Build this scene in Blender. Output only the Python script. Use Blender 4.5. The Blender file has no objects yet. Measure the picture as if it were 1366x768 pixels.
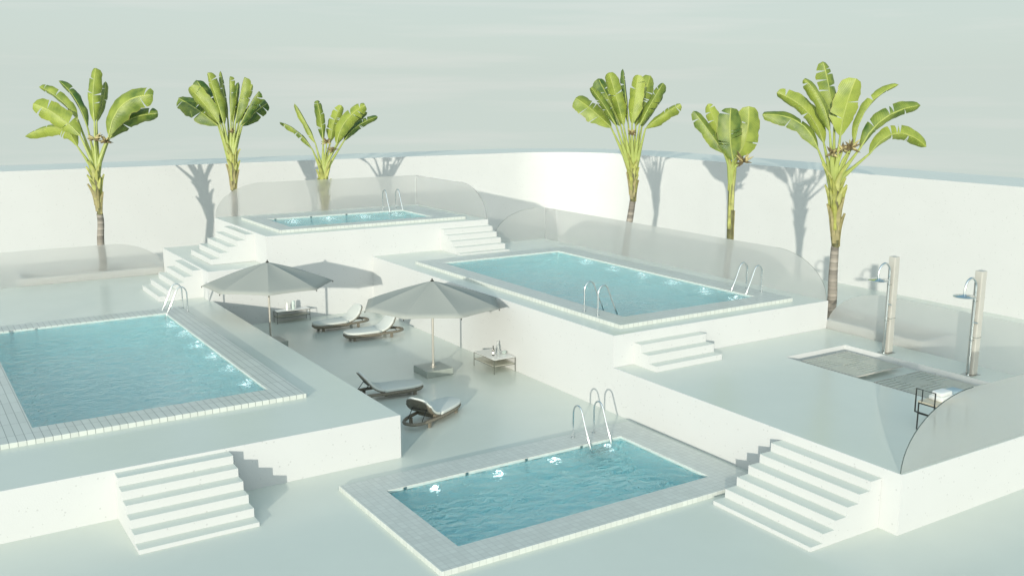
import bpy, math, random
from mathutils import Vector, Matrix, noise
random.seed(7)
R = math.radians
sc = bpy.context.scene
col = sc.collection

# ------------------------------------------------------------------ camera
CF, CYAW, CP, CR, CH = 1313.435, 0.571004, 0.196376, 0.0022776, 8.48066   # focal (px of a 1366 wide frame), yaw, pitch, roll, height
fw = Vector((math.sin(CYAW)*math.cos(CP), math.cos(CYAW)*math.cos(CP), -math.sin(CP)))
rt0 = Vector((math.cos(CYAW), -math.sin(CYAW), 0))
up0 = rt0.cross(fw)
rt = rt0*math.cos(CR) + up0*math.sin(CR)
up = -rt0*math.sin(CR) + up0*math.cos(CR)
cd = bpy.data.cameras.new('camera'); cam = bpy.data.objects.new('camera', cd); col.objects.link(cam)
m = Matrix((rt, up, -fw)).transposed().to_4x4(); m.translation = Vector((0, 0, CH)); cam.matrix_world = m
cd.sensor_fit = 'HORIZONTAL'; cd.sensor_width = 36; cd.lens = 36*CF/1366; cd.clip_start = .1; cd.clip_end = 3000
sc.camera = cam

def survey(px, py, depth):
    """world point that lies at a given distance along the camera's axis (used to read measured leaf positions)"""
    return Vector((0, 0, CH)) + depth*(fw + rt*((px-683)/CF) - up*((py-384)/CF))

# ------------------------------------------------------------------ helpers
OFF = {}
class MB:
    def __init__(s): s.v=[]; s.f=[]; s.uv={}
    def vert(s, p): s.v.append(Vector(p)); return len(s.v)-1
    def quad(s, a, b, c, d): i=len(s.v); s.v += [Vector(a),Vector(b),Vector(c),Vector(d)]; s.f.append((i,i+1,i+2,i+3))
    def box(s, x0, x1, y0, y1, z0, z1):
        i=len(s.v)
        s.v += [Vector(p) for p in ((x0,y0,z0),(x1,y0,z0),(x1,y1,z0),(x0,y1,z0),(x0,y0,z1),(x1,y0,z1),(x1,y1,z1),(x0,y1,z1))]
        s.f += [tuple(i+k for k in q) for q in ((0,3,2,1),(4,5,6,7),(0,1,5,4),(1,2,6,5),(2,3,7,6),(3,0,4,7))]
        return s
    def rings(s, rings, caps=True, closed=True):
        base=[]
        for r in rings:
            base.append(len(s.v)); s.v += [Vector(p) for p in r]
        n=len(rings[0])
        for a,b in zip(base, base[1:]):
            for k in range(n if closed else n-1):
                k2=(k+1)%n; s.f.append((a+k,a+k2,b+k2,b+k))
        if caps:
            s.f.append(tuple(base[0]+k for k in reversed(range(n)))); s.f.append(tuple(base[-1]+k for k in range(n)))
        return s
    def tube(s, pts, r, n=10, caps=True, flat=1.0):
        pts=[Vector(p) for p in pts]; N=len(pts); rs=r if isinstance(r,(list,tuple)) else [r]*N
        t=(pts[1]-pts[0]).normalized(); a=Vector((0,0,1)) if abs(t.z)<.9 else Vector((1,0,0))
        u=t.cross(a).normalized(); R_=[]
        for i in range(N):
            if i==0: t=pts[1]-pts[0]
            elif i==N-1: t=pts[-1]-pts[-2]
            else: t=pts[i+1]-pts[i-1]
            t.normalize(); u=(u-t*u.dot(t)).normalized(); w=t.cross(u)
            R_.append([pts[i]+(u*math.cos(2*math.pi*k/n)+w*math.sin(2*math.pi*k/n)*flat)*rs[i] for k in range(n)])
        return s.rings(R_, caps)
    def lathe(s, prof, c=(0,0,0), n=24, caps=True):
        c=Vector(c)
        return s.rings([[c+Vector((r*math.cos(2*math.pi*k/n), r*math.sin(2*math.pi*k/n), z)) for k in range(n)] for r,z in prof], caps)
    def slab(s, outline, z0, z1, bev=.0, n=3):
        """closed horizontal outline (list of xy) extruded with rounded top and bottom rim"""
        cx=sum(p[0] for p in outline)/len(outline); cy=sum(p[1] for p in outline)/len(outline)
        def ins(d):
            out=[]
            N=len(outline)
            for i,p in enumerate(outline):
                a=Vector(outline[i-1]); b=Vector(outline[(i+1)%N]); t=(b-a).normalized(); nrm=Vector((-t.y,t.x)); out.append(Vector(p)+nrm*d)
            return out
        prof=[]
        if bev>0:
            for k in range(n+1):
                a=math.pi/2*k/n; prof.append((bev*(1-math.sin(a)), z0+bev*(1-math.cos(a))))
            for k in range(n+1):
                a=math.pi/2*k/n; prof.append((bev*(1-math.cos(a)), z1-bev*(1-math.sin(a))))
        else: prof=[(0,z0),(0,z1)]
        return s.rings([[(q.x,q.y,z) for q in ins(d)] for d,z in prof])
    def build(s, name, mat, parent=None, smooth=False, loc=None, bevel=0, solid=0, solid_off=-1):
        me=bpy.data.meshes.new(name)
        off=OFF.get(parent.name, Vector()) if parent else Vector(loc or (0,0,0))
        me.from_pydata([tuple(v-off) for v in s.v], [], s.f)
        if s.uv:
            ul=me.uv_layers.new(name='UVMap')
            for l in me.loops: ul.data[l.index].uv = s.uv.get(l.vertex_index,(0,0))
        me.validate(); me.update()
        me.materials.append(mat)
        if smooth:
            me.polygons.foreach_set('use_smooth',[True]*len(me.polygons))
            if smooth!='all':
                try: me.set_sharp_from_angle(angle=R(40))
                except Exception: pass
        o=bpy.data.objects.new(name, me); col.objects.link(o)
        OFF[o.name]=off
        if parent: o.parent=parent
        elif loc is not None: o.location=off
        if solid:
            md=o.modifiers.new('thickness','SOLIDIFY'); md.thickness=solid; md.offset=solid_off
        if bevel:
            md=o.modifiers.new('edges','BEVEL'); md.width=bevel; md.segments=2; md.limit_method='ANGLE'; md.angle_limit=R(40)
        return o

def tag(o, label=None, cat=None, group=None, kind=None):
    if label: o['label']=label
    if cat: o['category']=cat
    if group: o['group']=group
    if kind: o['kind']=kind
    return o
def thing(name, label, cat, loc=(0,0,0), rz=0, group=None):
    o=bpy.data.objects.new(name, None); col.objects.link(o); o.location=loc; o.rotation_euler=(0,0,rz); o.empty_display_size=.2
    OFF[o.name]=Vector(loc) if rz==0 else Vector()
    return tag(o,label,cat,group)
def local(name, label, cat, loc=(0,0,0), rz=0, group=None):       # parts are written around the origin
    o=thing(name,label,cat,loc,rz,group); OFF[o.name]=Vector(); return o
KIDS={}
def copy_tree(o, parent=None):
    c=o.copy(); col.objects.link(c)
    if parent: c.parent=parent
    for ch in list(o.children): copy_tree(ch, c)
    return c
def place(o, loc, rz, label):
    o.location=loc; o.rotation_euler=(0,0,rz); o['label']=label; return o

# ------------------------------------------------------------------ materials
def mat(name):
    m=bpy.data.materials.new(name); m.use_nodes=True; nt=m.node_tree; b=nt.nodes['Principled BSDF']; return m,nt,b
def N(nt,t,**k):
    n=nt.nodes.new(t)
    for a,v in k.items(): setattr(n,a,v)
    return n
def simple(name, c, rough=.5, metal=0, spec=.5, bump=0, bscale=40, var=0, vscale=3, coat=0):
    m,nt,b=mat(name); b.inputs['Base Color'].default_value=(*c,1); b.inputs['Roughness'].default_value=rough; b.inputs['Metallic'].default_value=metal
    b.inputs['Specular IOR Level'].default_value=spec; b.inputs['Coat Weight'].default_value=coat
    tc=N(nt,'ShaderNodeTexCoord')
    if var:
        n=N(nt,'ShaderNodeTexNoise'); n.inputs['Scale'].default_value=vscale; n.inputs['Detail'].default_value=6; nt.links.new(tc.outputs['Object'],n.inputs['Vector'])
        r=N(nt,'ShaderNodeValToRGB'); r.color_ramp.elements[0].position=.3; r.color_ramp.elements[1].position=.7
        r.color_ramp.elements[0].color=(*[x*(1-var) for x in c],1); r.color_ramp.elements[1].color=(*[min(1,x*(1+var)) for x in c],1)
        nt.links.new(n.outputs['Fac'],r.inputs['Fac']); nt.links.new(r.outputs['Color'],b.inputs['Base Color'])
    if bump:
        n=N(nt,'ShaderNodeTexNoise'); n.inputs['Scale'].default_value=bscale; n.inputs['Detail'].default_value=5; nt.links.new(tc.outputs['Object'],n.inputs['Vector'])
        bp=N(nt,'ShaderNodeBump'); bp.inputs['Strength'].default_value=bump; bp.inputs['Distance'].default_value=.01
        nt.links.new(n.outputs['Fac'],bp.inputs['Height']); nt.links.new(bp.outputs['Normal'],b.inputs['Normal'])
    return m

def floor_mat(name, c, rough):
    m,nt,b=mat(name); tc=N(nt,'ShaderNodeTexCoord')
    n=N(nt,'ShaderNodeTexNoise'); n.inputs['Scale'].default_value=.35; n.inputs['Detail'].default_value=7; n.inputs['Roughness'].default_value=.6
    nt.links.new(tc.outputs['Object'],n.inputs['Vector'])
    r=N(nt,'ShaderNodeValToRGB'); r.color_ramp.elements[0].position=.3; r.color_ramp.elements[1].position=.7
    r.color_ramp.elements[0].color=(*[x*.965 for x in c],1); r.color_ramp.elements[1].color=(*[x*1.02 for x in c],1)
    nt.links.new(n.outputs['Fac'],r.inputs['Fac']); nt.links.new(r.outputs['Color'],b.inputs['Base Color'])
    n2=N(nt,'ShaderNodeTexNoise'); n2.inputs['Scale'].default_value=1.7; n2.inputs['Detail'].default_value=4; nt.links.new(tc.outputs['Object'],n2.inputs['Vector'])
    mr=N(nt,'ShaderNodeMapRange'); mr.inputs['To Min'].default_value=rough-.008; mr.inputs['To Max'].default_value=rough+.008
    nt.links.new(n2.outputs['Fac'],mr.inputs['Value']); nt.links.new(mr.outputs['Result'],b.inputs['Roughness'])
    b.inputs['Specular IOR Level'].default_value=.75
    return m

def stucco_mat(name, c):
    m,nt,b=mat(name); tc=N(nt,'ShaderNodeTexCoord')
    n=N(nt,'ShaderNodeTexNoise'); n.inputs['Scale'].default_value=28; n.inputs['Detail'].default_value=6; nt.links.new(tc.outputs['Object'],n.inputs['Vector'])
    v=N(nt,'ShaderNodeTexVoronoi'); v.inputs['Scale'].default_value=9; nt.links.new(tc.outputs['Object'],v.inputs['Vector'])
    n3=N(nt,'ShaderNodeTexNoise'); n3.inputs['Scale'].default_value=6; nt.links.new(tc.outputs['Object'],n3.inputs['Vector'])
    pit=N(nt,'ShaderNodeMath',operation='LESS_THAN'); pit.inputs[1].default_value=.17; nt.links.new(v.outputs['Distance'],pit.inputs[0])
    sel=N(nt,'ShaderNodeMath',operation='GREATER_THAN'); sel.inputs[1].default_value=.54; nt.links.new(n3.outputs['Fac'],sel.inputs[0])
    pp=N(nt,'ShaderNodeMath',operation='MULTIPLY'); nt.links.new(pit.outputs[0],pp.inputs[0]); nt.links.new(sel.outputs[0],pp.inputs[1])
    h=N(nt,'ShaderNodeMath',operation='MULTIPLY_ADD'); h.inputs[1].default_value=-.5; nt.links.new(pp.outputs[0],h.inputs[0]); nt.links.new(n.outputs['Fac'],h.inputs[2])
    bp=N(nt,'ShaderNodeBump'); bp.inputs['Strength'].default_value=.22; bp.inputs['Distance'].default_value=.01
    nt.links.new(h.outputs[0],bp.inputs['Height']); nt.links.new(bp.outputs['Normal'],b.inputs['Normal'])
    n4=N(nt,'ShaderNodeTexNoise'); n4.inputs['Scale'].default_value=.8; n4.inputs['Detail'].default_value=6; nt.links.new(tc.outputs['Object'],n4.inputs['Vector'])
    r=N(nt,'ShaderNodeValToRGB'); r.color_ramp.elements[0].position=.3; r.color_ramp.elements[1].position=.65
    r.color_ramp.elements[0].color=(*[x*.98 for x in c],1); r.color_ramp.elements[1].color=(*c,1)
    nt.links.new(n4.outputs['Fac'],r.inputs['Fac'])
    mx=N(nt,'ShaderNodeMixRGB'); mx.inputs['Color2'].default_value=(*[x*.75 for x in c],1)
    ml=N(nt,'ShaderNodeMath',operation='MULTIPLY'); ml.inputs[1].default_value=.75; nt.links.new(pp.outputs[0],ml.inputs[0])
    nt.links.new(ml.outputs[0],mx.inputs['Fac']); nt.links.new(r.outputs['Color'],mx.inputs['Color1']); nt.links.new(mx.outputs['Color'],b.inputs['Base Color'])
    b.inputs['Roughness'].default_value=.6; b.inputs['Specular IOR Level'].default_value=.3
    return m

def tile_mat(name, c, mortar, w, h, gap, rough=.3, var=.05, zgrid=False, bump=.3, offset=0.0):
    """grid of tiles laid in the object's x-y plane; lines run down the sides too. zgrid: cube-like grid for basins"""
    m,nt,b=mat(name); tc=N(nt,'ShaderNodeTexCoord'); sp=N(nt,'ShaderNodeSeparateXYZ'); nt.links.new(tc.outputs['Object'],sp.inputs[0])
    masks=[]; cells=[]
    for ax,sz in zip('XYZ',(w,h,w)):
        if ax=='Z' and not zgrid: continue
        d=N(nt,'ShaderNodeMath',operation='DIVIDE'); d.inputs[1].default_value=sz; nt.links.new(sp.outputs[ax],d.inputs[0])
        a=N(nt,'ShaderNodeMath',operation='ADD'); a.inputs[1].default_value=1000.37+offset; nt.links.new(d.outputs[0],a.inputs[0])
        fr=N(nt,'ShaderNodeMath',operation='FRACT'); nt.links.new(a.outputs[0],fr.inputs[0])
        fl=N(nt,'ShaderNodeMath',operation='FLOOR'); nt.links.new(a.outputs[0],fl.inputs[0]); cells.append(fl)
        # distance to the nearest joint
        s1=N(nt,'ShaderNodeMath',operation='SUBTRACT'); s1.inputs[1].default_value=.5; nt.links.new(fr.outputs[0],s1.inputs[0])
        ab=N(nt,'ShaderNodeMath',operation='ABSOLUTE'); nt.links.new(s1.outputs[0],ab.inputs[0])
        gt=N(nt,'ShaderNodeMath',operation='GREATER_THAN'); gt.inputs[1].default_value=.5-gap/sz/2; nt.links.new(ab.outputs[0],gt.inputs[0]); masks.append(gt)
    # on a face only the two in-plane axes may draw joints
    ge=N(nt,'ShaderNodeNewGeometry'); sn=N(nt,'ShaderNodeSeparateXYZ'); nt.links.new(ge.outputs['True Normal'],sn.inputs[0])
    outs=[]
    for gt,ax in zip(masks,'XYZ'):
        ab=N(nt,'ShaderNodeMath',operation='ABSOLUTE'); nt.links.new(sn.outputs[ax],ab.inputs[0])
        lt=N(nt,'ShaderNodeMath',operation='LESS_THAN'); lt.inputs[1].default_value=.5; nt.links.new(ab.outputs[0],lt.inputs[0])
        mu=N(nt,'ShaderNodeMath',operation='MULTIPLY'); nt.links.new(gt.outputs[0],mu.inputs[0]); nt.links.new(lt.outputs[0],mu.inputs[1]); outs.append(mu)
    mask=outs[0]
    for o in outs[1:]:
        mm=N(nt,'ShaderNodeMath',operation='MAXIMUM'); nt.links.new(mask.outputs[0],mm.inputs[0]); nt.links.new(o.outputs[0],mm.inputs[1]); mask=mm
    cb=N(nt,'ShaderNodeCombineXYZ')
    for i,f in enumerate(cells): nt.links.new(f.outputs[0],cb.inputs[i])
    wn=N(nt,'ShaderNodeTexWhiteNoise'); nt.links.new(cb.outputs[0],wn.inputs['Vector'])
    r=N(nt,'ShaderNodeValToRGB'); r.color_ramp.elements[0].color=(*[x*(1-var) for x in c],1); r.color_ramp.elements[1].color=(*[min(1,x*(1+var)) for x in c],1)
    nt.links.new(wn.outputs['Value'],r.inputs['Fac'])
    mx=N(nt,'ShaderNodeMixRGB'); mx.inputs['Color2'].default_value=(*mortar,1); nt.links.new(mask.outputs[0],mx.inputs['Fac']); nt.links.new(r.outputs['Color'],mx.inputs['Color1'])
    nt.links.new(mx.outputs['Color'],b.inputs['Base Color'])
    inv=N(nt,'ShaderNodeMath',operation='SUBTRACT'); inv.inputs[0].default_value=1; nt.links.new(mask.outputs[0],inv.inputs[1])
    bp=N(nt,'ShaderNodeBump'); bp.inputs['Strength'].default_value=bump; bp.inputs['Distance'].default_value=.004; nt.links.new(inv.outputs[0],bp.inputs['Height']); nt.links.new(bp.outputs['Normal'],b.inputs['Normal'])
    b.inputs['Roughness'].default_value=rough
    return m

def water_mat(name, scale, strength):
    m,nt,b=mat(name); tc=N(nt,'ShaderNodeTexCoord'); mp=N(nt,'ShaderNodeMapping'); mp.inputs['Rotation'].default_value=(0,0,CYAW); mp.inputs['Scale'].default_value=(1,1.5,1)
    nt.links.new(tc.outputs['Object'],mp.inputs['Vector'])
    n=N(nt,'ShaderNodeTexNoise'); n.inputs['Scale'].default_value=scale; n.inputs['Detail'].default_value=4; n.inputs['Roughness'].default_value=.55; n.inputs['Distortion'].default_value=.8
    nt.links.new(mp.outputs[0],n.inputs['Vector'])
    bp=N(nt,'ShaderNodeBump'); bp.inputs['Strength'].default_value=strength; bp.inputs['Distance'].default_value=.36
    n2=N(nt,'ShaderNodeTexNoise'); n2.inputs['Scale'].default_value=scale*.35; n2.inputs['Detail'].default_value=2; nt.links.new(mp.outputs[0],n2.inputs['Vector'])
    sm=N(nt,'ShaderNodeMath',operation='MULTIPLY_ADD'); sm.inputs[1].default_value=.9; nt.links.new(n2.outputs['Fac'],sm.inputs[0]); nt.links.new(n.outputs['Fac'],sm.inputs[2])
    nt.links.new(sm.outputs[0],bp.inputs['Height'])
    b.inputs['Base Color'].default_value=(.86,.975,.985,1); b.inputs['Transmission Weight'].default_value=1; b.inputs['IOR'].default_value=1.28; b.inputs['Roughness'].default_value=.03
    nt.links.new(bp.outputs['Normal'],b.inputs['Normal'])
    return m

def frosted_mat(name):
    m,nt,b=mat(name)
    b.inputs['Base Color'].default_value=(.97,.975,.96,1); b.inputs['Transmission Weight'].default_value=1; b.inputs['IOR'].default_value=1.22; b.inputs['Roughness'].default_value=.5
    tl=N(nt,'ShaderNodeBsdfTranslucent'); tl.inputs['Color'].default_value=(.80,.81,.79,1)
    df=N(nt,'ShaderNodeBsdfDiffuse'); df.inputs['Color'].default_value=(.50,.51,.49,1)
    tp=N(nt,'ShaderNodeBsdfTransparent')
    m1=N(nt,'ShaderNodeMixShader'); m1.inputs['Fac'].default_value=.30; nt.links.new(b.outputs[0],m1.inputs[1]); nt.links.new(tl.outputs[0],m1.inputs[2])
    m2=N(nt,'ShaderNodeMixShader'); m2.inputs['Fac'].default_value=.24; nt.links.new(m1.outputs[0],m2.inputs[1]); nt.links.new(df.outputs[0],m2.inputs[2])
    m3=N(nt,'ShaderNodeMixShader'); m3.inputs['Fac'].default_value=.48; nt.links.new(m2.outputs[0],m3.inputs[1]); nt.links.new(tp.outputs[0],m3.inputs[2])
    nt.links.new(m3.outputs[0],nt.nodes['Material Output'].inputs['Surface'])
    return m

def leaf_mat(name, c1, c2, trans):
    m,nt,b=mat(name); uv=N(nt,'ShaderNodeUVMap'); sp=N(nt,'ShaderNodeSeparateXYZ'); nt.links.new(uv.outputs[0],sp.inputs[0])
    oi=N(nt,'ShaderNodeObjectInfo')
    ab=N(nt,'ShaderNodeMath',operation='ABSOLUTE'); nt.links.new(sp.outputs['X'],ab.inputs[0])
    # side veins run forward from the midrib
    k=N(nt,'ShaderNodeMath',operation='MULTIPLY_ADD'); k.inputs[1].default_value=-.12; nt.links.new(ab.outputs[0],k.inputs[0]); nt.links.new(sp.outputs['Y'],k.inputs[2])
    s=N(nt,'ShaderNodeMath',operation='MULTIPLY'); s.inputs[1].default_value=210; nt.links.new(k.outputs[0],s.inputs[0])
    sn=N(nt,'ShaderNodeMath',operation='SINE'); nt.links.new(s.outputs[0],sn.inputs[0])
    tc=N(nt,'ShaderNodeTexCoord'); n=N(nt,'ShaderNodeTexNoise'); n.inputs['Scale'].default_value=2.2; n.inputs['Detail'].default_value=5; nt.links.new(tc.outputs['Object'],n.inputs['Vector'])
    f=N(nt,'ShaderNodeMath',operation='MULTIPLY_ADD'); f.inputs[1].default_value=.07; nt.links.new(sn.outputs[0],f.inputs[0]); nt.links.new(n.outputs['Fac'],f.inputs[2])
    f2=N(nt,'ShaderNodeMath',operation='MULTIPLY_ADD'); f2.inputs[1].default_value=.42; nt.links.new(oi.outputs['Random'],f2.inputs[0]); nt.links.new(f.outputs[0],f2.inputs[2])
    r=N(nt,'ShaderNodeValToRGB'); r.color_ramp.elements[0].position=.38; r.color_ramp.elements[1].position=.92
    r.color_ramp.elements[0].color=(*c1,1); r.color_ramp.elements[1].color=(*c2,1); nt.links.new(f2.outputs[0],r.inputs['Fac'])
    rib=N(nt,'ShaderNodeMath',operation='LESS_THAN'); rib.inputs[1].default_value=.05; nt.links.new(ab.outputs[0],rib.inputs[0])
    mx=N(nt,'ShaderNodeMixRGB'); mx.inputs['Color2'].default_value=(c2[0]*1.25,c2[1]*1.15,c2[2]*1.5,1); nt.links.new(rib.outputs[0],mx.inputs['Fac']); nt.links.new(r.outputs['Color'],mx.inputs['Color1'])
    # browned margin and tip
    ed=N(nt,'ShaderNodeMath',operation='GREATER_THAN'); ed.inputs[1].default_value=.965; nt.links.new(ab.outputs[0],ed.inputs[0])
    em=N(nt,'ShaderNodeMath',operation='MULTIPLY'); em.inputs[1].default_value=.6; nt.links.new(ed.outputs[0],em.inputs[0])
    mx2=N(nt,'ShaderNodeMixRGB'); mx2.inputs['Color2'].default_value=(.28,.24,.07,1); nt.links.new(em.outputs[0],mx2.inputs['Fac']); nt.links.new(mx.outputs['Color'],mx2.inputs['Color1'])
    nt.links.new(mx2.outputs['Color'],b.inputs['Base Color']); b.inputs['Roughness'].default_value=.42
    bp=N(nt,'ShaderNodeBump'); bp.inputs['Strength'].default_value=.25; bp.inputs['Distance'].default_value=.01; nt.links.new(sn.outputs[0],bp.inputs['Height']); nt.links.new(bp.outputs['Normal'],b.inputs['Normal'])
    tr=N(nt,'ShaderNodeBsdfTranslucent'); nt.links.new(mx2.outputs['Color'],tr.inputs['Color'])
    ms=N(nt,'ShaderNodeMixShader'); ms.inputs['Fac'].default_value=trans
    out=nt.nodes['Material Output']; nt.links.new(b.outputs[0],ms.inputs[1]); nt.links.new(tr.outputs[0],ms.inputs[2]); nt.links.new(ms.outputs[0],out.inputs['Surface'])
    return m

def ring_trunk_mat(name):
    m,nt,b=mat(name); tc=N(nt,'ShaderNodeTexCoord'); sp=N(nt,'ShaderNodeSeparateXYZ'); nt.links.new(tc.outputs['Object'],sp.inputs[0])
    n=N(nt,'ShaderNodeTexNoise'); n.inputs['Scale'].default_value=5; n.inputs['Detail'].default_value=5; nt.links.new(tc.outputs['Object'],n.inputs['Vector'])
    a=N(nt,'ShaderNodeMath',operation='MULTIPLY_ADD'); a.inputs[1].default_value=.06; nt.links.new(n.outputs['Fac'],a.inputs[0]); nt.links.new(sp.outputs['Z'],a.inputs[2])
    d=N(nt,'ShaderNodeMath',operation='DIVIDE'); d.inputs[1].default_value=.125; nt.links.new(a.outputs[0],d.inputs[0])
    fr=N(nt,'ShaderNodeMath',operation='FRACT'); nt.links.new(d.outputs[0],fr.inputs[0]); fl=N(nt,'ShaderNodeMath',operation='FLOOR'); nt.links.new(d.outputs[0],fl.inputs[0])
    wn=N(nt,'ShaderNodeTexWhiteNoise',noise_dimensions='1D'); nt.links.new(fl.outputs[0],wn.inputs['W'])
    r=N(nt,'ShaderNodeValToRGB'); e=r.color_ramp.elements; e[0].position=0; e[0].color=(.42,.40,.36,1); e[1].position=1; e[1].color=(.33,.31,.27,1)
    q=e.new(.08); q.color=(.10,.09,.07,1); q=e.new(.16); q.color=(.36,.33,.29,1); q=e.new(.8); q.color=(.26,.24,.20,1)
    nt.links.new(fr.outputs[0],r.inputs['Fac'])
    mu=N(nt,'ShaderNodeMixRGB',blend_type='MULTIPLY'); mu.inputs['Fac'].default_value=.5; nt.links.new(r.outputs['Color'],mu.inputs['Color1']); nt.links.new(wn.outputs['Value'],mu.inputs['Color2'])
    nt.links.new(mu.outputs['Color'],b.inputs['Base Color']); b.inputs['Roughness'].default_value=.8
    bp=N(nt,'ShaderNodeBump'); bp.inputs['Strength'].default_value=.7; bp.inputs['Distance'].default_value=.03; nt.links.new(fr.outputs[0],bp.inputs['Height']); nt.links.new(bp.outputs['Normal'],b.inputs['Normal'])
    return m

def emit_mat(name, c, s):
    m,nt,b=mat(name); b.inputs['Base Color'].default_value=(*c,1); b.inputs['Emission Color'].default_value=(*c,1); b.inputs['Emission Strength'].default_value=s; return m

FLOORC=(.585,.63,.568)
M={}
M['floor']=floor_mat('satin_floor',FLOORC,.24)
M['walltop']=floor_mat('wall_cap',(.66,.69,.63),.33)
M['stucco']=stucco_mat('white_stucco',(.523,.54,.535))
M['step']=stucco_mat('white_step',(.523,.54,.535))
M['cop_low']=tile_mat('coping_mosaic',(.515,.55,.515),(.34,.37,.35),.145,.145,.007,.32,.05)
M['cop_left']=tile_mat('coping_plank',(.515,.55,.515),(.17,.20,.19),.172,.86,.012,.32,.05)
M['cop_mid']=tile_mat('coping_tile_mid',(.515,.55,.515),(.30,.31,.29),.17,.17,.010,.32,.04)
M['cop_up']=tile_mat('coping_tile_up',(.515,.55,.515),(.34,.35,.33),.17,.17,.010,.32,.04)
M['lip']=tile_mat('waterline_tile',(.46,.58,.56),(.5,.56,.55),.145,.145,.006,.2,.05,zgrid=True)
M['basin']=tile_mat('basin_mosaic',(.37,.75,.80),(.82,.98,.96),.145,.145,.02,.3,.07,zgrid=True)
M['water_low']=water_mat('water_low',2.6,1.0)
M['water']=water_mat('water_ripple',5.0,1.0)
M['glass']=frosted_mat('frosted_glass')
M['glass_edge']=simple('glass_edge',(.07,.09,.085),.2)
M['canopy']=simple('canopy_fabric',(.29,.31,.285),.85,bump=.15,bscale=300)
M['pole']=simple('pole_metal',(.55,.53,.47),.35,.7)
M['slab']=simple('base_slab',(.27,.305,.275),.35,var=.08)
M['cushion']=simple('cushion_fabric',(.55,.58,.545),.85,bump=.2,bscale=160)
M['cushion2']=simple('cushion_fabric_cool',(.66,.70,.67),.85,bump=.2,bscale=160)
M['wicker']=simple('taupe_wicker',(.165,.15,.115),.6,bump=.5,bscale=90,var=.2,vscale=20)
M['dark']=simple('dark_metal',(.04,.042,.037),.4,.6)
M['tableframe']=simple('table_frame',(.13,.14,.12),.35,.5)
M['chrome']=simple('chrome',(.74,.77,.77),.12,1)
M['steel']=simple('brushed_steel',(.58,.60,.58),.25,1)
M['column']=simple('shower_column',(.40,.40,.365),.4,bump=.1,bscale=30,var=.05)
M['trunk']=ring_trunk_mat('ringed_trunk')
M['leafA']=leaf_mat('leaf_green',(.032,.085,.012),(.265,.325,.05),.14)
M['stalk']=simple('leaf_stalk',(.26,.31,.075),.5,var=.15,vscale=4)
M['sheath']=simple('leaf_sheath',(.235,.25,.055),.55,var=.38,vscale=5,bump=.3,bscale=30)
M['sheath_old']=simple('leaf_sheath_old',(.19,.17,.065),.6,var=.3,vscale=6,bump=.3,bscale=30)
M['sheath_gap_shade']=simple('stem_core_gap_shade',(.085,.085,.03),.7,var=.3,vscale=6)  # stem core coloured dark, painting the shade in gaps between leaf sheaths
M['fruit']=simple('dry_spathe',(.13,.10,.045),.7,var=.5,vscale=9)
M['fruit2']=simple('pale_spathe',(.38,.33,.15),.7,var=.3,vscale=9)
M['soil']=simple('planter_gravel',(.50,.49,.43),.9,bump=.8,bscale=25,var=.2,vscale=12)
M['lamp']=emit_mat('pool_lamp_glow',(.86,.98,1.0),6)
M['clear']=mat('clear_glass')[0]
_b=M['clear'].node_tree.nodes['Principled BSDF']; _b.inputs['Transmission Weight'].default_value=.85; _b.inputs['Roughness'].default_value=.05; _b.inputs['IOR'].default_value=1.3; _b.inputs['Base Color'].default_value=(.9,.93,.92,1)
M['smoke']=simple('smoked_shelf',(.46,.46,.38),.18)
M['tabletop']=simple('pale_table_top',(.72,.735,.71),.12)
M['bottle']=simple('dark_bottle',(.02,.025,.02),.12)
M['paper']=simple('paper_label',(.8,.8,.76),.7)
M['towel']=simple('white_towel',(.82,.82,.79),.95,bump=.5,bscale=120)
M['bluetowel']=simple('grey_blue_towel',(.36,.46,.50),.95,bump=.5,bscale=120)
M['jar']=simple('celadon_jar',(.45,.53,.50),.3)
M['seatwood']=simple('seat_slab',(.58,.52,.40),.5,var=.1,vscale=10)
def slat_mat():
    m,nt,b=mat('grey_teak'); tc=N(nt,'ShaderNodeTexCoord'); n=N(nt,'ShaderNodeTexNoise'); n.inputs['Scale'].default_value=4; n.inputs['Detail'].default_value=6
    nt.links.new(tc.outputs['Object'],n.inputs['Vector'])
    r=N(nt,'ShaderNodeValToRGB'); r.color_ramp.elements[0].color=(.36,.38,.335,1); r.color_ramp.elements[1].color=(.50,.52,.46,1); nt.links.new(n.outputs['Fac'],r.inputs['Fac']); nt.links.new(r.outputs['Color'],b.inputs['Base Color']); b.inputs['Roughness'].default_value=.6
    return m
M['slat']=slat_mat()

# ------------------------------------------------------------------ levels and outlines (metres)
C=.106
LX,LY,LZ=9.731,19.981,1.05
MX0,MX1,MY0,MY1,MZ=16.033,24.53,19.938,35.5,2.129
RY0,RZ=11.012,1.253
UX0,UX1,UY0,UY1,UZ=11.80,21.38,35.14,41.70,3.239
pools=dict(
 low =dict(o=(7.716,15.769,14.305,18.931),i=(8.471,14.879,15.038,18.137),z=0.0),
 left=dict(o=(1.45,8.363,22.434,34.35),i=(2.308,7.672,23.286,33.562),z=LZ),
 mid =dict(o=(16.672,23.49,20.452,32.66),i=(17.409,22.679,21.227,31.871),z=MZ),
 up  =dict(o=(12.545,20.634,35.754,40.387),i=(13.249,19.434,36.447,39.254),z=UZ))

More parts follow.
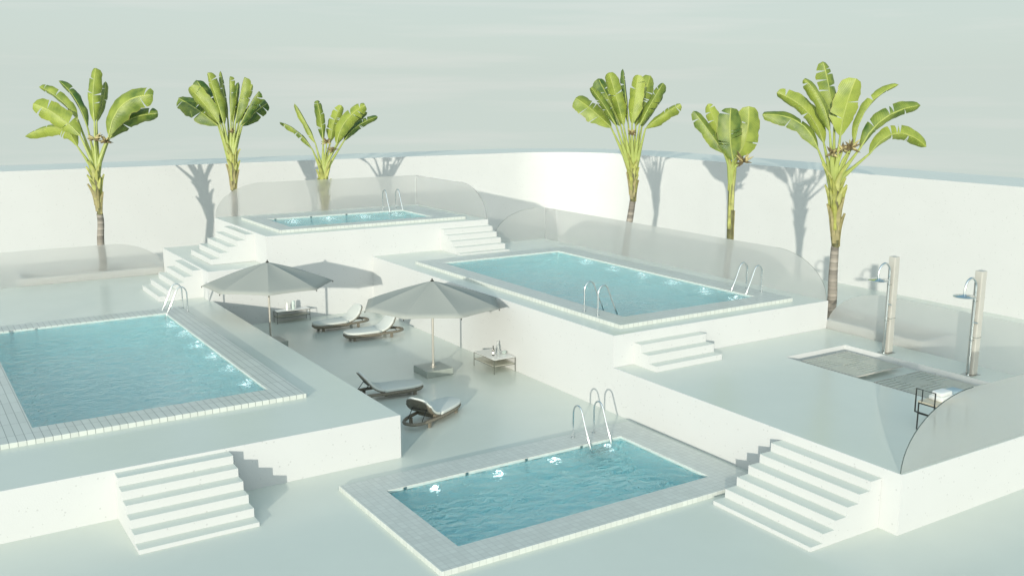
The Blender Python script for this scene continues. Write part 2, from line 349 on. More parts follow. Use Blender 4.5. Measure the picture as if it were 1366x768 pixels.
def plane_with_holes(mb, x0,x1,y0,y1,z,holes,step=None):
    xs=sorted({x0,x1,*[h[0] for h in holes],*[h[1] for h in holes]}); ys=sorted({y0,y1,*[h[2] for h in holes],*[h[3] for h in holes]})
    for a,b in zip(xs,xs[1:]):
        for c,d in zip(ys,ys[1:]):
            mx,my=(a+b)/2,(c+d)/2
            if any(h[0]<mx<h[1] and h[2]<my<h[3] for h in holes): continue
            mb.quad((a,c,z),(b,c,z),(b,d,z),(a,d,z))
    return mb
def rect_skirt(mb, x0,x1,y0,y1,z0,z1,r=.018,n=4):
    prof=[(0,z0),(0,z1-r)]+[(r*(1-math.cos(math.pi/2*k/n)), z1-r+r*math.sin(math.pi/2*k/n)) for k in range(1,n+1)]
    return mb.rings([[(x0+d,y0+d,z),(x1-d,y0+d,z),(x1-d,y1-d,z),(x0+d,y1-d,z)] for d,z in prof], caps=False)

# ground
g=MB(); plane_with_holes(g,-70,40.4,-40,52.7,0,[pools['low']['i'],pools['left']['i']])
tag(g.build('ground',M['floor']),kind='structure')

def terrace(name,label,x0,x1,y0,y1,z,holes,z0=0):
    t=thing(name,label,'terrace',((x0+x1)/2,(y0+y1)/2,0))
    r=.018
    plane_with_holes(MB(),x0+r,x1-r,y0+r,y1-r,z,holes).build('deck_floor',M['floor'],t)
    rect_skirt(MB(),x0,x1,y0,y1,z0,z,r).build('retaining_wall',M['stucco'],t,smooth=True)
    return t
terrace('raised_terrace','broad low white terrace around the pool at the left edge of the photo',-17,LX,LY,UY1,LZ,[pools['left']['i']])
terrace('raised_terrace','white terrace of middle height holding the large pool with two ladders',MX0,MX1,MY0,MY1,MZ,[pools['mid']['i']])
PIT=(20.78,23.31,13.48,18.23)
terrace('raised_terrace','white terrace on the right carrying the two outdoor showers',MX0,MX1,RY0,MY0-.002,RZ,[PIT])
terrace('raised_terrace','highest and farthest white terrace with the narrow pool on top',UX0,UX1,UY0,UY1,UZ,[pools['up']['i']])
# landing between the two left flights
terrace('stair_landing','white block landing between the two flights climbing to the highest terrace',9.6,UX0-.003,UY0+.003,UY1-.003,MZ-.004,[])

# perimeter wall with a rounded corner
def wall_path(d):
    X,Y,rad=36.3+d,48.6+d,5.0
    pts=[(-70,Y),(-20,Y),(10,Y)]
    for k in range(0,17):
        a=math.pi/2*(1-k/16); rr=rad+d; cx,cy=36.3-rad,48.6-rad
        pts.append((cx+rr*math.cos(a),cy+rr*math.sin(a)))
    pts += [(X,25),(X,-40)]
    return pts
t=thing('perimeter_wall','tall thick white wall curving round the back of the pool court','wall',(36.3,48.6,0))
WZ=5.0; a=wall_path(0); b=wall_path(3.9)
w=MB(); w.rings([[(p[0],p[1],0) for p in a],[(p[0],p[1],WZ) for p in a]],caps=False,closed=False); w.rings([[(p[0],p[1],WZ-.004) for p in b],[(p[0],p[1],0) for p in b]],caps=False,closed=False)
w.build('wall_face',M['stucco'],t,smooth='all')
w=MB(); w.rings([[(p[0],p[1],WZ) for p in a],[(p[0],p[1],WZ) for p in b]],caps=False,closed=False); w.build('wall_top',M['walltop'],t)

# ------------------------------------------------------------------ pools
LIT=[]
def pool(key,label,copmat,watermat,depth,lamps,skims):
    P=pools[key]; o,i,z=P['o'],P['i'],P['z']
    t=thing('swimming_pool',label,'pool',((o[0]+o[1])/2,(o[2]+o[3])/2,z))
    zt=z+C; zw=zt-.07
    mb=MB(); r=.012
    plane_with_holes(mb,o[0]+r,o[1]-r,o[2]+r,o[3]-r,zt,[(i[0]-r,i[1]+r,i[2]-r,i[3]+r)])
    rect_skirt(mb,*o,z,zt,r,3)
    mb.rings([[(i[0]-d,i[2]-d,q),(i[1]+d,i[2]-d,q),(i[1]+d,i[3]+d,q),(i[0]-d,i[3]+d,q)] for d,q in ((r,zt),(.3*r,zt-.3*r),(0,zt-r),(0,zt-.03))],caps=False)
    mb.build('coping',M[copmat],t)
    mb=MB(); mb.rings([[(i[0],i[2],q),(i[1],i[2],q),(i[1],i[3],q),(i[0],i[3],q)] for q in (zt-.03,zw-.03)],caps=False); mb.build('waterline_band',M['lip'],t)
    mb=MB(); zb=z-depth
    mb.rings([[(i[0],i[2],q),(i[1],i[2],q),(i[1],i[3],q),(i[0],i[3],q)] for q in (zw-.03,zb)],caps=False); mb.quad((i[0],i[2],zb),(i[0],i[3],zb),(i[1],i[3],zb),(i[1],i[2],zb)); 
    mb.build('basin',M['basin'],t)
    for (x,y,nx,ny) in lamps:
        zc=zw-.24; n=Vector((nx,ny,0)); u=Vector((-ny,nx,0)); c=Vector((x,y,zc))
        ring=lambda rad,d:[c+n*d+(u*math.cos(2*math.pi*k/20)+Vector((0,0,1))*math.sin(2*math.pi*k/20))*rad for k in range(20)]
        f=MB().rings([ring(.09,.002),ring(.09,.018),ring(.063,.022)],caps=False).build('pool_light',M['chrome'],t,smooth=True)
        MB().rings([ring(.062,.006),ring(.062,.025),ring(.05,.042),ring(.02,.05)]).build('lens',M['lamp'],f)
    for (x,y,nx,ny) in skims:
        s=MB(); u=.035
        if nx: s.box(min(x+nx*.003,x+nx*.02),max(x+nx*.003,x+nx*.02),y-u,y+u,zw-.005,zw+.06)
        else: s.box(x-u,x+u,min(y+ny*.003,y+ny*.02),max(y+ny*.003,y+ny*.02),zw-.005,zw+.06)
        s.build('skimmer_inlet',M['steel'],t)
    wt=MB(); wt.quad((i[0]+.001,i[2]+.001,zw),(i[1]-.001,i[2]+.001,zw),(i[1]-.001,i[3]-.001,zw),(i[0]+.001,i[3]-.001,zw))
    tag(wt.build('water',M[watermat]),kind='structure')
i=pools['low']['i']
pool('low','small ground level pool in the foreground with fine mosaic coping','cop_low','water_low',1.45,
     [(x,i[3],0,-1) for x in (9.64,11.25,12.85,14.46)],[(x,i[3],0,-1) for x in (8.9,10.45,12.05,13.65)])
i=pools['left']['i']
pool('left','pool cut off by the left edge with wide plank coping','cop_left','water',1.5,
     [(i[1],y,-1,0) for y in (24.84,26.42,27.98,29.54,31.1,32.66)],[(x,i[3],0,-1) for x in (3.0,3.7)])
i=pools['mid']['i']
pool('mid','largest long pool on the middle terrace below the frosted glass','cop_mid','water',1.5,
     [(i[1],y,-1,0) for y in (22.0,23.5,25.1,26.7,28.3,29.95)],[])
i=pools['up']['i']
pool('up','narrow pool seen nearly edge on, on the highest terrace','cop_up','water',1.4,
     [(x,i[3],0,-1) for x in (14.35,15.95,17.55,19.1)],[(x,i[3],0,-1) for x in (13.6,15.15,16.75)])

# ------------------------------------------------------------------ stairs: every step its own part
def stairs(name,label,axis,n0,steps,a0,a1,z0):
    """steps: list of (near, far, top); axis 'y-' / 'x-' is the walking direction down; a0-a1 the width"""
    t=thing(name,label,'stairs',((steps[0][0],a0,z0) if axis=='x' else (a0,steps[0][0],z0)))
    for k,(n,f,top) in enumerate(steps):
        mb=MB()
        if axis=='y': mb.box(a0,a1,n,f,z0+.001,top)
        else: mb.box(n,f,a0,a1,z0+.001,top)
        o=mb.build('step',M['step'],t)
        o.data.materials.append(M['floor']); o.data.polygons[1].material_index=1
    return t
stairs('staircase','white steps with six treads rising from the ground to the left terrace','y',0,[(18.1+.312*k,18.1+.312*(k+1)+(0.009 if k==5 else 0),.09+.178*k) for k in range(6)],3.37,5.67,0)
stairs('staircase','white steps beside the front pool rising to the shower terrace','x',0,[(16.03-.33*(6-k),16.03-.33*(5-k),.09+.19*k) for k in range(6)],11.45,14.03,0)
stairs('staircase','short flight of white steps between the shower terrace and the large pool','y',0,[(MY0-.32*(3-k),MY0-.32*(2-k),RZ+.155+.222*k) for k in range(3)],16.72,19.08,RZ)
stairs('staircase','white steps climbing from the large pool to the highest terrace','y',0,[(UY0-.333*(5-k),UY0-.333*(4-k),MZ+.055+.203*k) for k in range(5)],19.08,UX1,MZ)
stairs('staircase','upper left flight of white steps from the landing to the highest terrace','x',0,[(UX0-.335*(5-k),UX0-.335*(4-k),2.335+.208*k) for k in range(5)],36.5,39.3,MZ)
stairs('staircase','lower left flight of white steps from the left terrace to the landing','x',0,[(9.6-.31*(5-k),9.6-.31*(4-k),1.24+.208*k) for k in range(5)],36.0,38.6,LZ)

# ------------------------------------------------------------------ frosted glass screens
GH=1.39
def arc(s0, sdir, z, a=2.15, b=GH, n=14):
    return [(s0+sdir*a*(1-math.cos(math.pi/2*k/n)), z+b*math.sin(math.pi/2*k/n)) for k in range(n+1)]
def pane(name, t, axis, c, prof, dark=None, er=.0045):
    """prof: outline (s,z) in a vertical plane; axis 'x': plane at x=c ; 'y': plane at y=c"""
    th=.014; mb=MB()
    P=lambda s,z,d:(c+d,s,z) if axis=='x' else (s,c+d,z)
    mb.rings([[P(s,z,-th/2) for s,z in prof],[P(s,z,th/2) for s,z in prof]])
    o=mb.build(name,M['glass'],t)
    if dark:
        ed=MB(); ed.tube([P(s,z,0) for s,z in dark],er,6); ed.build('edge_seal',M['glass_edge'],o,smooth=True)
    return o
g1=.06
t=thing('glass_screen','low frosted glass screen along the back of the left terrace','glass screen',(LX-3,UY1-.1,LZ))
a_=arc(LX-.02,-1,LZ+.004); pane('glass_pane',t,'y',UY1-g1,[(-17,LZ+.004)]+[(a_[0][0],a_[0][1])]+a_[1:]+[(-17,LZ+GH)],None)
t=thing('glass_screen','frosted glass screen wrapping the back and side of the highest terrace','glass screen',(UX1-.1,UY1-.1,UZ))
a_=arc(UX0+.02,1,UZ+.004); pane('glass_pane',t,'y',UY1-g1,a_+[(UX1-.08,UZ+GH),(UX1-.08,UZ+.004)])
a_=arc(UY0+.03,1,UZ+.004); pane('glass_pane',t,'x',UX1-g1,a_+[(UY1-.08,UZ+GH),(UY1-.08,UZ+.004)],a_)
t=thing('glass_screen','long frosted glass screen behind the large middle pool','glass screen',(MX1-.1,MY1-.1,MZ))
a_=arc(21.75,1,MZ+.004); pane('glass_pane',t,'y',MY1-g1,a_+[(MX1-.08,MZ+GH),(MX1-.08,MZ+.004)],a_)
a_=arc(MY0+.03,1,MZ+.004); pane('glass_pane',t,'x',MX1-g1,a_+[(MY1-.08,MZ+GH),(MY1-.08,MZ+.004)],a_)
t=thing('glass_screen','frosted glass screen with dark curved edge round the shower terrace','glass screen',(MX1-.1,RY0+.1,RZ))
a_=arc(MX0+.03,1,RZ+.004); pane('glass_pane',t,'y',RY0+g1,a_+[(MX1-.08,RZ+GH),(MX1-.08,RZ+.004)],a_,er=.011)
a_=arc(MY0-.04,-1,RZ+.004); pane('glass_pane',t,'x',MX1-g1,[(RY0+.08,RZ+.004)]+[(a_[0][0],a_[0][1])]+a_[1:]+[(RY0+.08,RZ+GH)])

# ------------------------------------------------------------------ planters behind the screens
def planter(label,x0,x1,y0,y1,z,zin,z0=0):
    t=thing('planter',label,'planter',((x0+x1)/2,(y0+y1)/2,z0)); th=.12
    mb=MB(); prof=[(0,z0),(0,z),(th,z),(th,zin-.05)]
    mb.rings([[(x0+d,y0+d,q),(x1-d,y0+d,q),(x1-d,y1-d,q),(x0+d,y1-d,q)] for d,q in prof],caps=False); mb.build('planter_wall',M['stucco'],t)
    mb=MB(); mb.quad((x0+th,y0+th,zin),(x1-th,y0+th,zin),(x1-th,y1-th,zin),(x0+th,y1-th,zin)); mb.build('gravel_bed',M['soil'],t)
planter('white planter box behind the left glass screen holding one palm',4.25,9.58,UY1+.02,UY1+1.75,LZ+.29,LZ+.05)
planter('white planter box behind the shower glass holding the tallest palm',MX1+.02,MX1+1.75,16.6,22.4,RZ+.27,RZ+.05)
planter('low white planter behind the highest terrace holding two palms',11.9,19.5,UY1+.02,UY1+1.75,1.3,1.1)
planter('low white planter behind the middle glass screen holding two palms',MX1+.02,MX1+1.75,24.0,34.5,1.3,1.1)

# ------------------------------------------------------------------ shower corner
t=thing('shower_tray','sunken white tray under the wooden shower grates','shower tray',(22,15.8,RZ-.2))
mb=MB(); x0,x1,y0,y1=PIT; zb=RZ-.2
mb.rings([[(x0,y0,q),(x1,y0,q),(x1,y1,q),(x0,y1,q)] for q in (RZ-.001,zb)],caps=False); mb.build('tray_wall',M['step'],t)
mb=MB(); mb.quad((x0,y0,zb),(x1,y0,zb),(x1,y1,zb),(x0,y1,zb)); mb.build('tray_floor',M['floor'],t)
def grate(label,x0,x1,y0,y1):
    z1=RZ-.03; t=thing('shower_grate',label,'floor grate',((x0+x1)/2,(y0+y1)/2,zb)); fz=.04
    f=MB(); w_=.025
    f.box(x0,x1,y0,y0+w_,z1-fz,z1); f.box(x0,x1,y1-w_,y1,z1-fz,z1); f.box(x0,x0+w_,y0+w_+.001,y1-w_-.001,z1-fz,z1); f.box(x1-w_,x1,y0+w_+.001,y1-w_-.001,z1-fz,z1)
    f.build('frame',M['column'],t)
    nx,ny=3,2; cw=(x1-x0-2*w_)/nx; ch=(y1-y0-2*w_)/ny
    for a in range(nx):
        for b in range(ny):
            mb=MB(); X0=x0+w_+a*cw+.004; Y0=y0+w_+b*ch+.004; n=6
            if (a+b)%2:
                for k in range(n): mb.box(X0,X0+cw-.008,Y0+ch*k/n,Y0+ch*k/n+ch/n*.66,z1-.03,z1-.004)
            else:
                for k in range(n): mb.box(X0+cw*k/n,X0+cw*k/n+cw/n*.66,Y0,Y0+ch-.008,z1-.03,z1-.004)
            mb.build('slat_panel',M['slat'],t)
grate('wooden slat grate in the shower tray farther from the bench',20.93,22.86,15.98,17.80)
grate('wooden slat grate in the shower tray with bench shadows across it',20.93,22.86,13.62,15.42)

def shower(label,x,y):
    t=thing('outdoor_shower',label,'shower',(x,y,RZ),group='outdoor showers')
    w=.105; H=2.76
    mb=MB(); mb.rings([[(x-w,y-w,z),(x+w,y-w,z),(x+w,y+w,z),(x-w,y+w,z)] for z in (RZ+.012,RZ+H)]); mb.build('column',M['column'],t,bevel=.02)
    MB().box(x-.24,x+.16,y-.17,y+.17,RZ+.001,RZ+.014).build('base_plate',M['steel'],t,bevel=.004)
    px_,py_=x-w-.055,y-.01
    pts=[(px_,py_,RZ+.014),(px_,py_,RZ+2.32)]
    rr=.245
    for k in range(1,15):
        a=math.pi*k/14*.97; pts.append((px_-rr+rr*math.cos(a),py_,RZ+2.32+rr*1.15*math.sin(a)))
    e=pts[-1]; pts.append((e[0]-.004,py_,RZ+2.20))
    p=MB(); p.tube(pts,.03,10); p=p.build('riser_pipe',M['chrome'],t,smooth=True)
    hx=pts[-1][0]
    MB().lathe([(.03,RZ+2.215),(.05,RZ+2.20),(.26,RZ+2.175),(.275,RZ+2.165),(.27,RZ+2.145),(.05,RZ+2.14)],(hx,py_,0),28).build('shower_head',M['chrome'],t,smooth=True)
    for zz in (.95,1.98): 
        MB().box(px_-.045,px_+.06,py_-.045,py_+.045,RZ+zz-.015,RZ+zz+.015).build('pipe_bracket',M['steel'],t,bevel=.006)
    v=MB(); v.tube([(px_-.0,py_-.0,RZ+1.42),(px_,py_-.13,RZ+1.42)],.022,10); v.build('mixer_lever',M['chrome'],t,smooth=True)
    MB().rings([[(x-w-.004,y-w-.004,z),(x+w+.004,y-w-.004,z),(x+w+.004,y+w+.004,z),(x-w-.004,y+w+.004,z)] for z in (RZ+1.0,RZ+1.02)]).build('column_band',M['steel'],t)
    MB().rings([[(x-w-.004,y-w-.004,z),(x+w+.004,y-w-.004,z),(x+w+.004,y+w+.004,z),(x-w-.004,y+w+.004,z)] for z in (RZ+2.06,RZ+2.075)]).build('column_band',M['column'],t)
shower('chrome outdoor shower on a pale column, the one nearer the tallest palm',23.60,17.02)
shower('chrome outdoor shower on a pale column, the one nearer the bench',23.58,14.42)

# bench behind the curved glass
bx,by=18.60,12.52
t=thing('garden_bench','black tube framed bench with pale seat behind the curved glass edge','bench',(bx,by,RZ))
SZ=RZ+.62; r_=.016
def bar(p,q,name='leg',par=None,rr=.016): 
    return MB().tube([p,q],rr,8).build(name,M['dark'],par or t,smooth=True)
W,L_=.42,1.15
for X in (bx,bx+L_):
    for Y in (by,by-W): bar((X,Y,RZ),(X,Y,SZ))
MB().box(bx-.02,bx+L_+.02,by-W-.02,by+.02,SZ,SZ+.035).build('seat',M['seatwood'],t,bevel=.006)
fr=MB()
for (p,q) in (((bx,by,SZ-.02),(bx,by-W,SZ-.02)),((bx,by-W,SZ-.02),(bx+L_,by-W,SZ-.02)),((bx,by,SZ-.02),(bx+L_,by,SZ-.02)),((bx,by,SZ-.25),(bx,by-W,SZ-.25)),((bx+L_,by,SZ-.25),(bx+L_,by-W,SZ-.25))): fr.tube([p,q],.014,8)
fr.build('seat_frame',M['dark'],t,smooth=True)
ar=MB(); X=bx-.03; ar.tube([(X,by+.06,SZ-.22),(X,by+.06,SZ+.30),(X,by-W+.02,SZ+.30),(X,by-W+.02,SZ-.22),(X,by+.06,SZ-.22)],.017,8)
ar.tube([(X+.02,by-.08,SZ-.02),(X+.02,by-.08,SZ+.30)],.012,8)
ar.build('armrest_frame',M['dark'],t,smooth=True)
def rr_outline(x0,x1,y0,y1,r,n=4):
    out=[]
    for cx,cy,a0 in ((x1-r,y1-r,0),(x0+r,y1-r,90),(x0+r,y0+r,180),(x1-r,y0+r,270)):
        for k in range(n+1): a=R(a0+90*k/n); out.append((cx+r*math.cos(a),cy+r*math.sin(a)))
    return out
def towel(label,x0,x1,y0,y1,z,h,m='towel'):
    tw=MB(); tw.slab(rr_outline(x0,x1,y0,y1,.05),z,z+h,.03); o=tw.build('folded_towel',M[m],None,smooth='all',loc=((x0+x1)/2,(y0+y1)/2,z)); tag(o,label,'towel')
towel('white folded towel lying on the pale bench seat, lowest of the pile',bx+.26,bx+.74,by-.37,by-.03,SZ+.036,.10)
towel('white folded towel on top of the pile on the bench',bx+.30,bx+.70,by-.34,by-.07,SZ+.137,.09)
towel('grey blue folded towel on the bench beside the white pile',bx+.80,bx+1.12,by-.36,by-.05,SZ+.036,.15,'bluetowel')

# ------------------------------------------------------------------ pool ladders
def ladder_proto():
    t=local('pool_ladder','','pool ladder',group='pool ladders')
    # x: from the coping foot (x=0) over the edge to the water (+x); y: spacing
    for y in (-.32,.32):
        pts=[(0,y,0),(0,y,.60)]
        for k in range(1,13):
            a=math.pi*k/12*.86; pts.append((.19-.19*math.cos(a),y,.60+.26*math.sin(a)))
        e=pts[-1]; pts += [(e[0]+.14,y,.38),(.70,y,-.02),(.74,y,-.75)]
        MB().tube(pts,.021,10).build('rail',M['chrome'],t,smooth=True)
        MB().lathe([(.05,.0),(.05,.012),(.024,.02)],(0,y,0),16).build('flange',M['steel'],t,smooth=True)
    for z in (-.22,-.47,-.7): MB().box(.695,.765,-.3,.3,z-.015,z+.015).build('rung',M['steel'],t,bevel=.005)
    return t
lad=ladder_proto()
Lz=LZ+C; Mz=MZ+C; Uz=UZ+C
# (location, heading, label) -- heading turns +x towards the water
spots=[((14.14,18.70,C),R(-90),'chrome pool ladder at the far edge of the small foreground pool'),
 ((8.38,33.72,Lz),R(180),'chrome pool ladder at the far corner of the left pool'),
 ((1.60,33.15,Lz),R(0),'chrome pool ladder on the outer side of the left pool'),
 ((16.87,22.05,Mz),R(0),'chrome pool ladder on the near side of the large middle pool'),
 ((23.42,22.0,Mz),R(180),'chrome pool ladder at the right end of the large middle pool'),
 ((19.13,39.95,Uz),R(-90),'chrome pool ladder on the far edge of the highest pool')]
for k,(l,rz,lb) in enumerate(spots):
    o=lad if k==0 else copy_tree(lad); place(o,l,rz,lb)

# ------------------------------------------------------------------ umbrellas
def umbrella_proto():
    t=local('parasol','','parasol',group='grey parasols')
    MB().box(-.45,.45,-.45,.45,0,.21).build('base_slab',M['slab'],t,bevel=.012)
    MB().lathe([(.10,.21),(.10,.225),(.05,.24),(.045,.32),(.034,.33)],(0,0,0),18).build('pole_socket',M['pole'],t,smooth=True)
    MB().tube([(0,0,.3),(0,0,2.84)],.034,14).build('pole',M['pole'],t,smooth=True)
    zt,zr,rad=2.88,2.20,2.14; mb=MB(); NA,NR=8,9
    apex=mb.vert((0,0,zt)); cols=[]; seam={apex}
    for c_ in range(8*NA):
        th=2*math.pi*c_/(8*NA); a=c_%NA; q=(a/NA-.5)*2; chord=math.cos(math.pi/8)/math.cos(math.pi/8*q); dip=1-q*q; row=[apex]
        for r in range(1,NR+1):
            f=r/NR; rr=rad*f*chord
            z=zt-(zt-zr)*(f**1.08) - .03*dip*math.sin(math.pi*min(1,f*.95)) + .02*dip*max(0,f-.7)/.3 - .035*(f**6)
            i_=mb.vert((rr*math.cos(th),rr*math.sin(th),z)); row.append(i_)
            if a==0: seam.add(i_)
        cols.append(row)
    for c_ in range(8*NA):
        A_,B_=cols[c_],cols[(c_+1)%(8*NA)]
        mb.f.append((apex,A_[1],B_[1]))
        for r in range(1,NR): mb.f.append((A_[r],A_[r+1],B_[r+1],B_[r]))
    o=mb.build('canopy',M['canopy'],t,smooth='all',solid=.008,solid_off=1)
    for e in o.data.edges:
        if e.vertices[0] in seam and e.vertices[1] in seam: e.use_edge_sharp=True
    for s in range(8):
        th=2*math.pi*s/8
        P=lambda f,dz: (rad*f*math.cos(th),rad*f*math.sin(th),zt-(zt-zr)*f**1.08-.035*f**6-dz)
        rb=MB().tube([P(.02,.03),P(.3,.03),P(.6,.03),P(.85,.03),P(.985,.025)],.012,6).build('rib',M['pole'],t,smooth=True)
        MB().tube([(.03*math.cos(th),.03*math.sin(th),2.12),P(.5,.04)],.010,6).build('strut',M['pole'],rb,smooth=True)
        MB().lathe([(.012,-.05),(.016,-.02),(.012,.0)],P(1.0,.0),8).build('tip_pin',M['dark'],rb)
    MB().lathe([(.05,2.875),(.055,2.90),(.02,2.915),(.022,2.95),(.006,2.965)],(0,0,0),14).build('finial',M['dark'],t,smooth=True)
    MB().lathe([(.06,2.07),(.06,2.16),(.04,2.18)],(0,0,0),14).build('hub',M['pole'],t,smooth=True)
    return t
um=umbrella_proto()
toc=lambda x,y: math.atan2(-y,-x)
def spin_only(o,loc,a,label):
    place(o,loc,0,label)
    return o
U2=(13.75,25.87,0); U1=(10.65,31.72,0)
for k,(l,rot,lb) in enumerate([(U2,toc(13.75,25.87)+R(22.5),'grey parasol standing between the front pair of loungers and the bottle table'),(U1,toc(10.65,31.72),'grey parasol rising behind the left pool coping beside two loungers')]):
    o=um if k==0 else copy_tree(um); place(o,l,0,lb)
    for ch in o.children:
        if ch.name.split('.')[0] not in ('base_slab',): ch.rotation_euler=(0,0,rot)

# ------------------------------------------------------------------ loungers
def oval(a,b,n=64,p=2.5,cx=0):
    out=[]
    for k in range(n):
        t_=2*math.pi*k/n; c_,s_=math.cos(t_),math.sin(t_)
        out.append((cx+a*abs(c_)**(2/p)*(1 if c_>=0 else -1), b*abs(s_)**(2/p)*(1 if s_>=0 else -1)))
    return out
def clip_left(o,xh):   # keep the part of an oval with x<=xh, closed by a straight line
    def half(x):
        lo=[p for p in o if p[0]<=xh]; return lo
    pts=[p for p in o if p[0]<=xh]
    pts.sort(key=lambda p: math.atan2(p[1],p[0]-xh+1e-6) % (2*math.pi))
    ymax=max(p[1] for p in o if abs(p[0]-xh)<.1)
    return [(xh,ymax)]+pts+[(xh,-ymax)]
def lounger_proto():
    t=local('sun_lounger','','sun lounger',group='sun loungers')
    A,B=1.12,.40; hx=.16
    ring=MB(); ring.tube([(x,y,.185) for x,y in oval(A-.045,B-.045,p=2.8)]+[(A-.045,0,.185)],.045,8); ring.build('oval_frame',M['wicker'],t,smooth=True)
    sh=MB(); sh.slab(clip_left(oval(A-.05,B-.05,p=3.0),hx),.105,.225,.03); sh.build('seat_shell',M['wicker'],t,smooth=True)
    cu=MB(); cu.slab(clip_left(oval(A-.02,B-.012,p=3.0),hx-.005),.226,.315,.035); cu.build('seat_cushion',M['cushion'],t,smooth='all')
    def arc_at(u,n=24):
        x=z=0.0; an_=R(8)
        for q in range(n):
            uu=u*(q+.5)/n; an_=R(8+44*min(1,max(0,uu)/.5)); x+=math.cos(an_)*u/n; z+=math.sin(an_)*u/n
        an_=R(8+44*min(1,max(0,u)/.5)); return x,z,math.cos(an_),math.sin(an_)
    def tilt(mb,lift):
        for i_,v in enumerate(mb.v):
            x,z,ca,sa=arc_at(v.x); mb.v[i_]=Vector((hx+x-v.z*sa, v.y, .225+lift+z+v.z*ca))
        return mb
    ov=[p for p in oval(.86,B-.005,p=3.6) if p[0]>=0]; ov.sort(key=lambda p: math.atan2(p[1],p[0]))
    straight=[(.6*k/10,(B-.006)) for k in range(10,0,-1)]      # rows of points along the sides so that the pad can bend
    back=[(0,-(B-.006))]+[(x,-y) for x,y in reversed(straight)]+[p for p in ov if p[0]>.62]+straight+[(0,B-.006)]
    b1=MB(); b1.slab(back,0,.025,.01); tilt(b1,0).build('backrest_shell',M['wicker'],t,smooth=True)
    back2=[(p[0]*.985,p[1]*.985) for p in back]
    b2=MB(); b2.slab(back2,.026,.10,.03); tilt(b2,.0).build('backrest_cushion',M['cushion'],t,smooth='all')
    bx_,bz_,_c,_s=arc_at(.5)
    for y in (-.22,.22): MB().tube([(hx+bx_,y,.225+bz_-.02),(hx+.62,y,.2)],.011,6).build('back_strut',M['dark'],t,smooth=True)
    MB().tube([(hx+bx_,-.24,.225+bz_-.022),(hx+bx_,.24,.225+bz_-.022)],.011,6).build('back_crossbar',M['dark'],t,smooth=True)
    for x,y in ((-.8,.22),(-.8,-.22),(.55,.3),(.55,-.3)): MB().box(x-.045,x+.045,y-.03,y+.03,0,.15).build('foot',M['wicker'],t,bevel=.008)
    return t
lo=lounger_proto()
for k,(l,rz,lb) in enumerate([((13.72,32.95,0),R(3),'white cushioned sun lounger beside the low drinks table, farther of the sunlit pair'),
  ((14.12,30.98,0),R(-2),'white cushioned sun lounger under the parasol rim, nearer of the sunlit pair'),
  ((11.5,24.52,0),R(174),'sun lounger in shade beside the parasol base with its back to the terrace'),
  ((11.66,22.02,0),R(180+27),'sun lounger nearest the terrace corner showing its dark underside')]):
    o=lo if k==0 else copy_tree(lo); place(o,l,rz,lb)

# ------------------------------------------------------------------ side tables and what stands on them
def side_table(label,x0,x1,y0,y1,h=.45):
    t=thing('side_table',label,'side table',((x0+x1)/2,(y0+y1)/2,0)); r=.008
    for X in (x0,x1):
        for Y in (y0,y1): MB().box(X-r,X+r,Y-r,Y+r,0,h-.012).build('leg',M['tableframe'],t)
    fr=MB()
    for z in (h-.006,.235):
        for Y in (y0,y1): fr.box(x0+r+.001,x1-r-.001,Y-r*.9,Y+r*.9,z-.012,z+.004)
        for X in (x0,x1): fr.box(X-r*.9,X+r*.9,y0+r+.001,y1-r-.001,z-.012,z+.004)
    fr.build('frame',M['tableframe'],t)
    MB().box(x0-.005,x1+.005,y0-.005,y1+.005,h,h+.012).build('table_top',M['tabletop'],t)
    MB().box(x0+.015,x1-.015,y0+.015,y1-.015,.241,.255).build('shelf',M['smoke'],t)
    return h+.0125
tz=side_table('low framed side table against the wall behind the two sunlit loungers',11.93,13.2,34.68,35.06)
tz2=side_table('low framed side table with a dark bottle beside the front parasol',15.24,16.0,24.72,25.93)
def lathe_thing(name,label,cat,prof,x,y,z,m,n=18):
    o=MB().lathe([(r,z+q) for r,q in prof],(x,y,0),n).build(name,M[m],None,smooth=True,loc=(x,y,z)); return tag(o,label,cat)
lathe_thing('jar','rounded grey green jar on the table against the wall','jar',[(.05,0),(.065,.015),(.065,.25),(.055,.31),(.03,.335)],12.62,34.83,tz,'jar')
b_=lathe_thing('bottle','slim white bottle beside the grey green jar','bottle',[(.04,0),(.045,.01),(.045,.2),(.018,.24),(.018,.29)],12.38,34.84,tz,'paper')
b_=lathe_thing('wine_bottle','dark wine bottle with white label on the table by the parasol','bottle',[(.036,0),(.038,.01),(.038,.18),(.015,.23),(.015,.31)],15.50,25.2,tz2,'bottle')
MB().lathe([(.0385,tz2+.04),(.0395,tz2+.042),(.0395,tz2+.13),(.0385,tz2+.132)],(15.50,25.2,0),18).build('paper_label',M['paper'],b_,smooth=True)
lathe_thing('drinking_glass','low clear glass standing beside the dark wine bottle','glass',[(.03,0),(.042,.01),(.045,.09),(.042,.09),(.028,.012)],15.62,25.08,tz2,'clear')
lathe_thing('carafe','tall clear carafe at the back of the bottle table','carafe',[(.055,0),(.06,.02),(.05,.16),(.022,.26),(.028,.34)],15.85,25.5,tz2,'clear')
lathe_thing('bowl','small grey bowl beside the clear carafe','bowl',[(.03,0),(.07,.03),(.085,.07),(.078,.07),(.03,.015)],15.9,25.2,tz2,'jar')

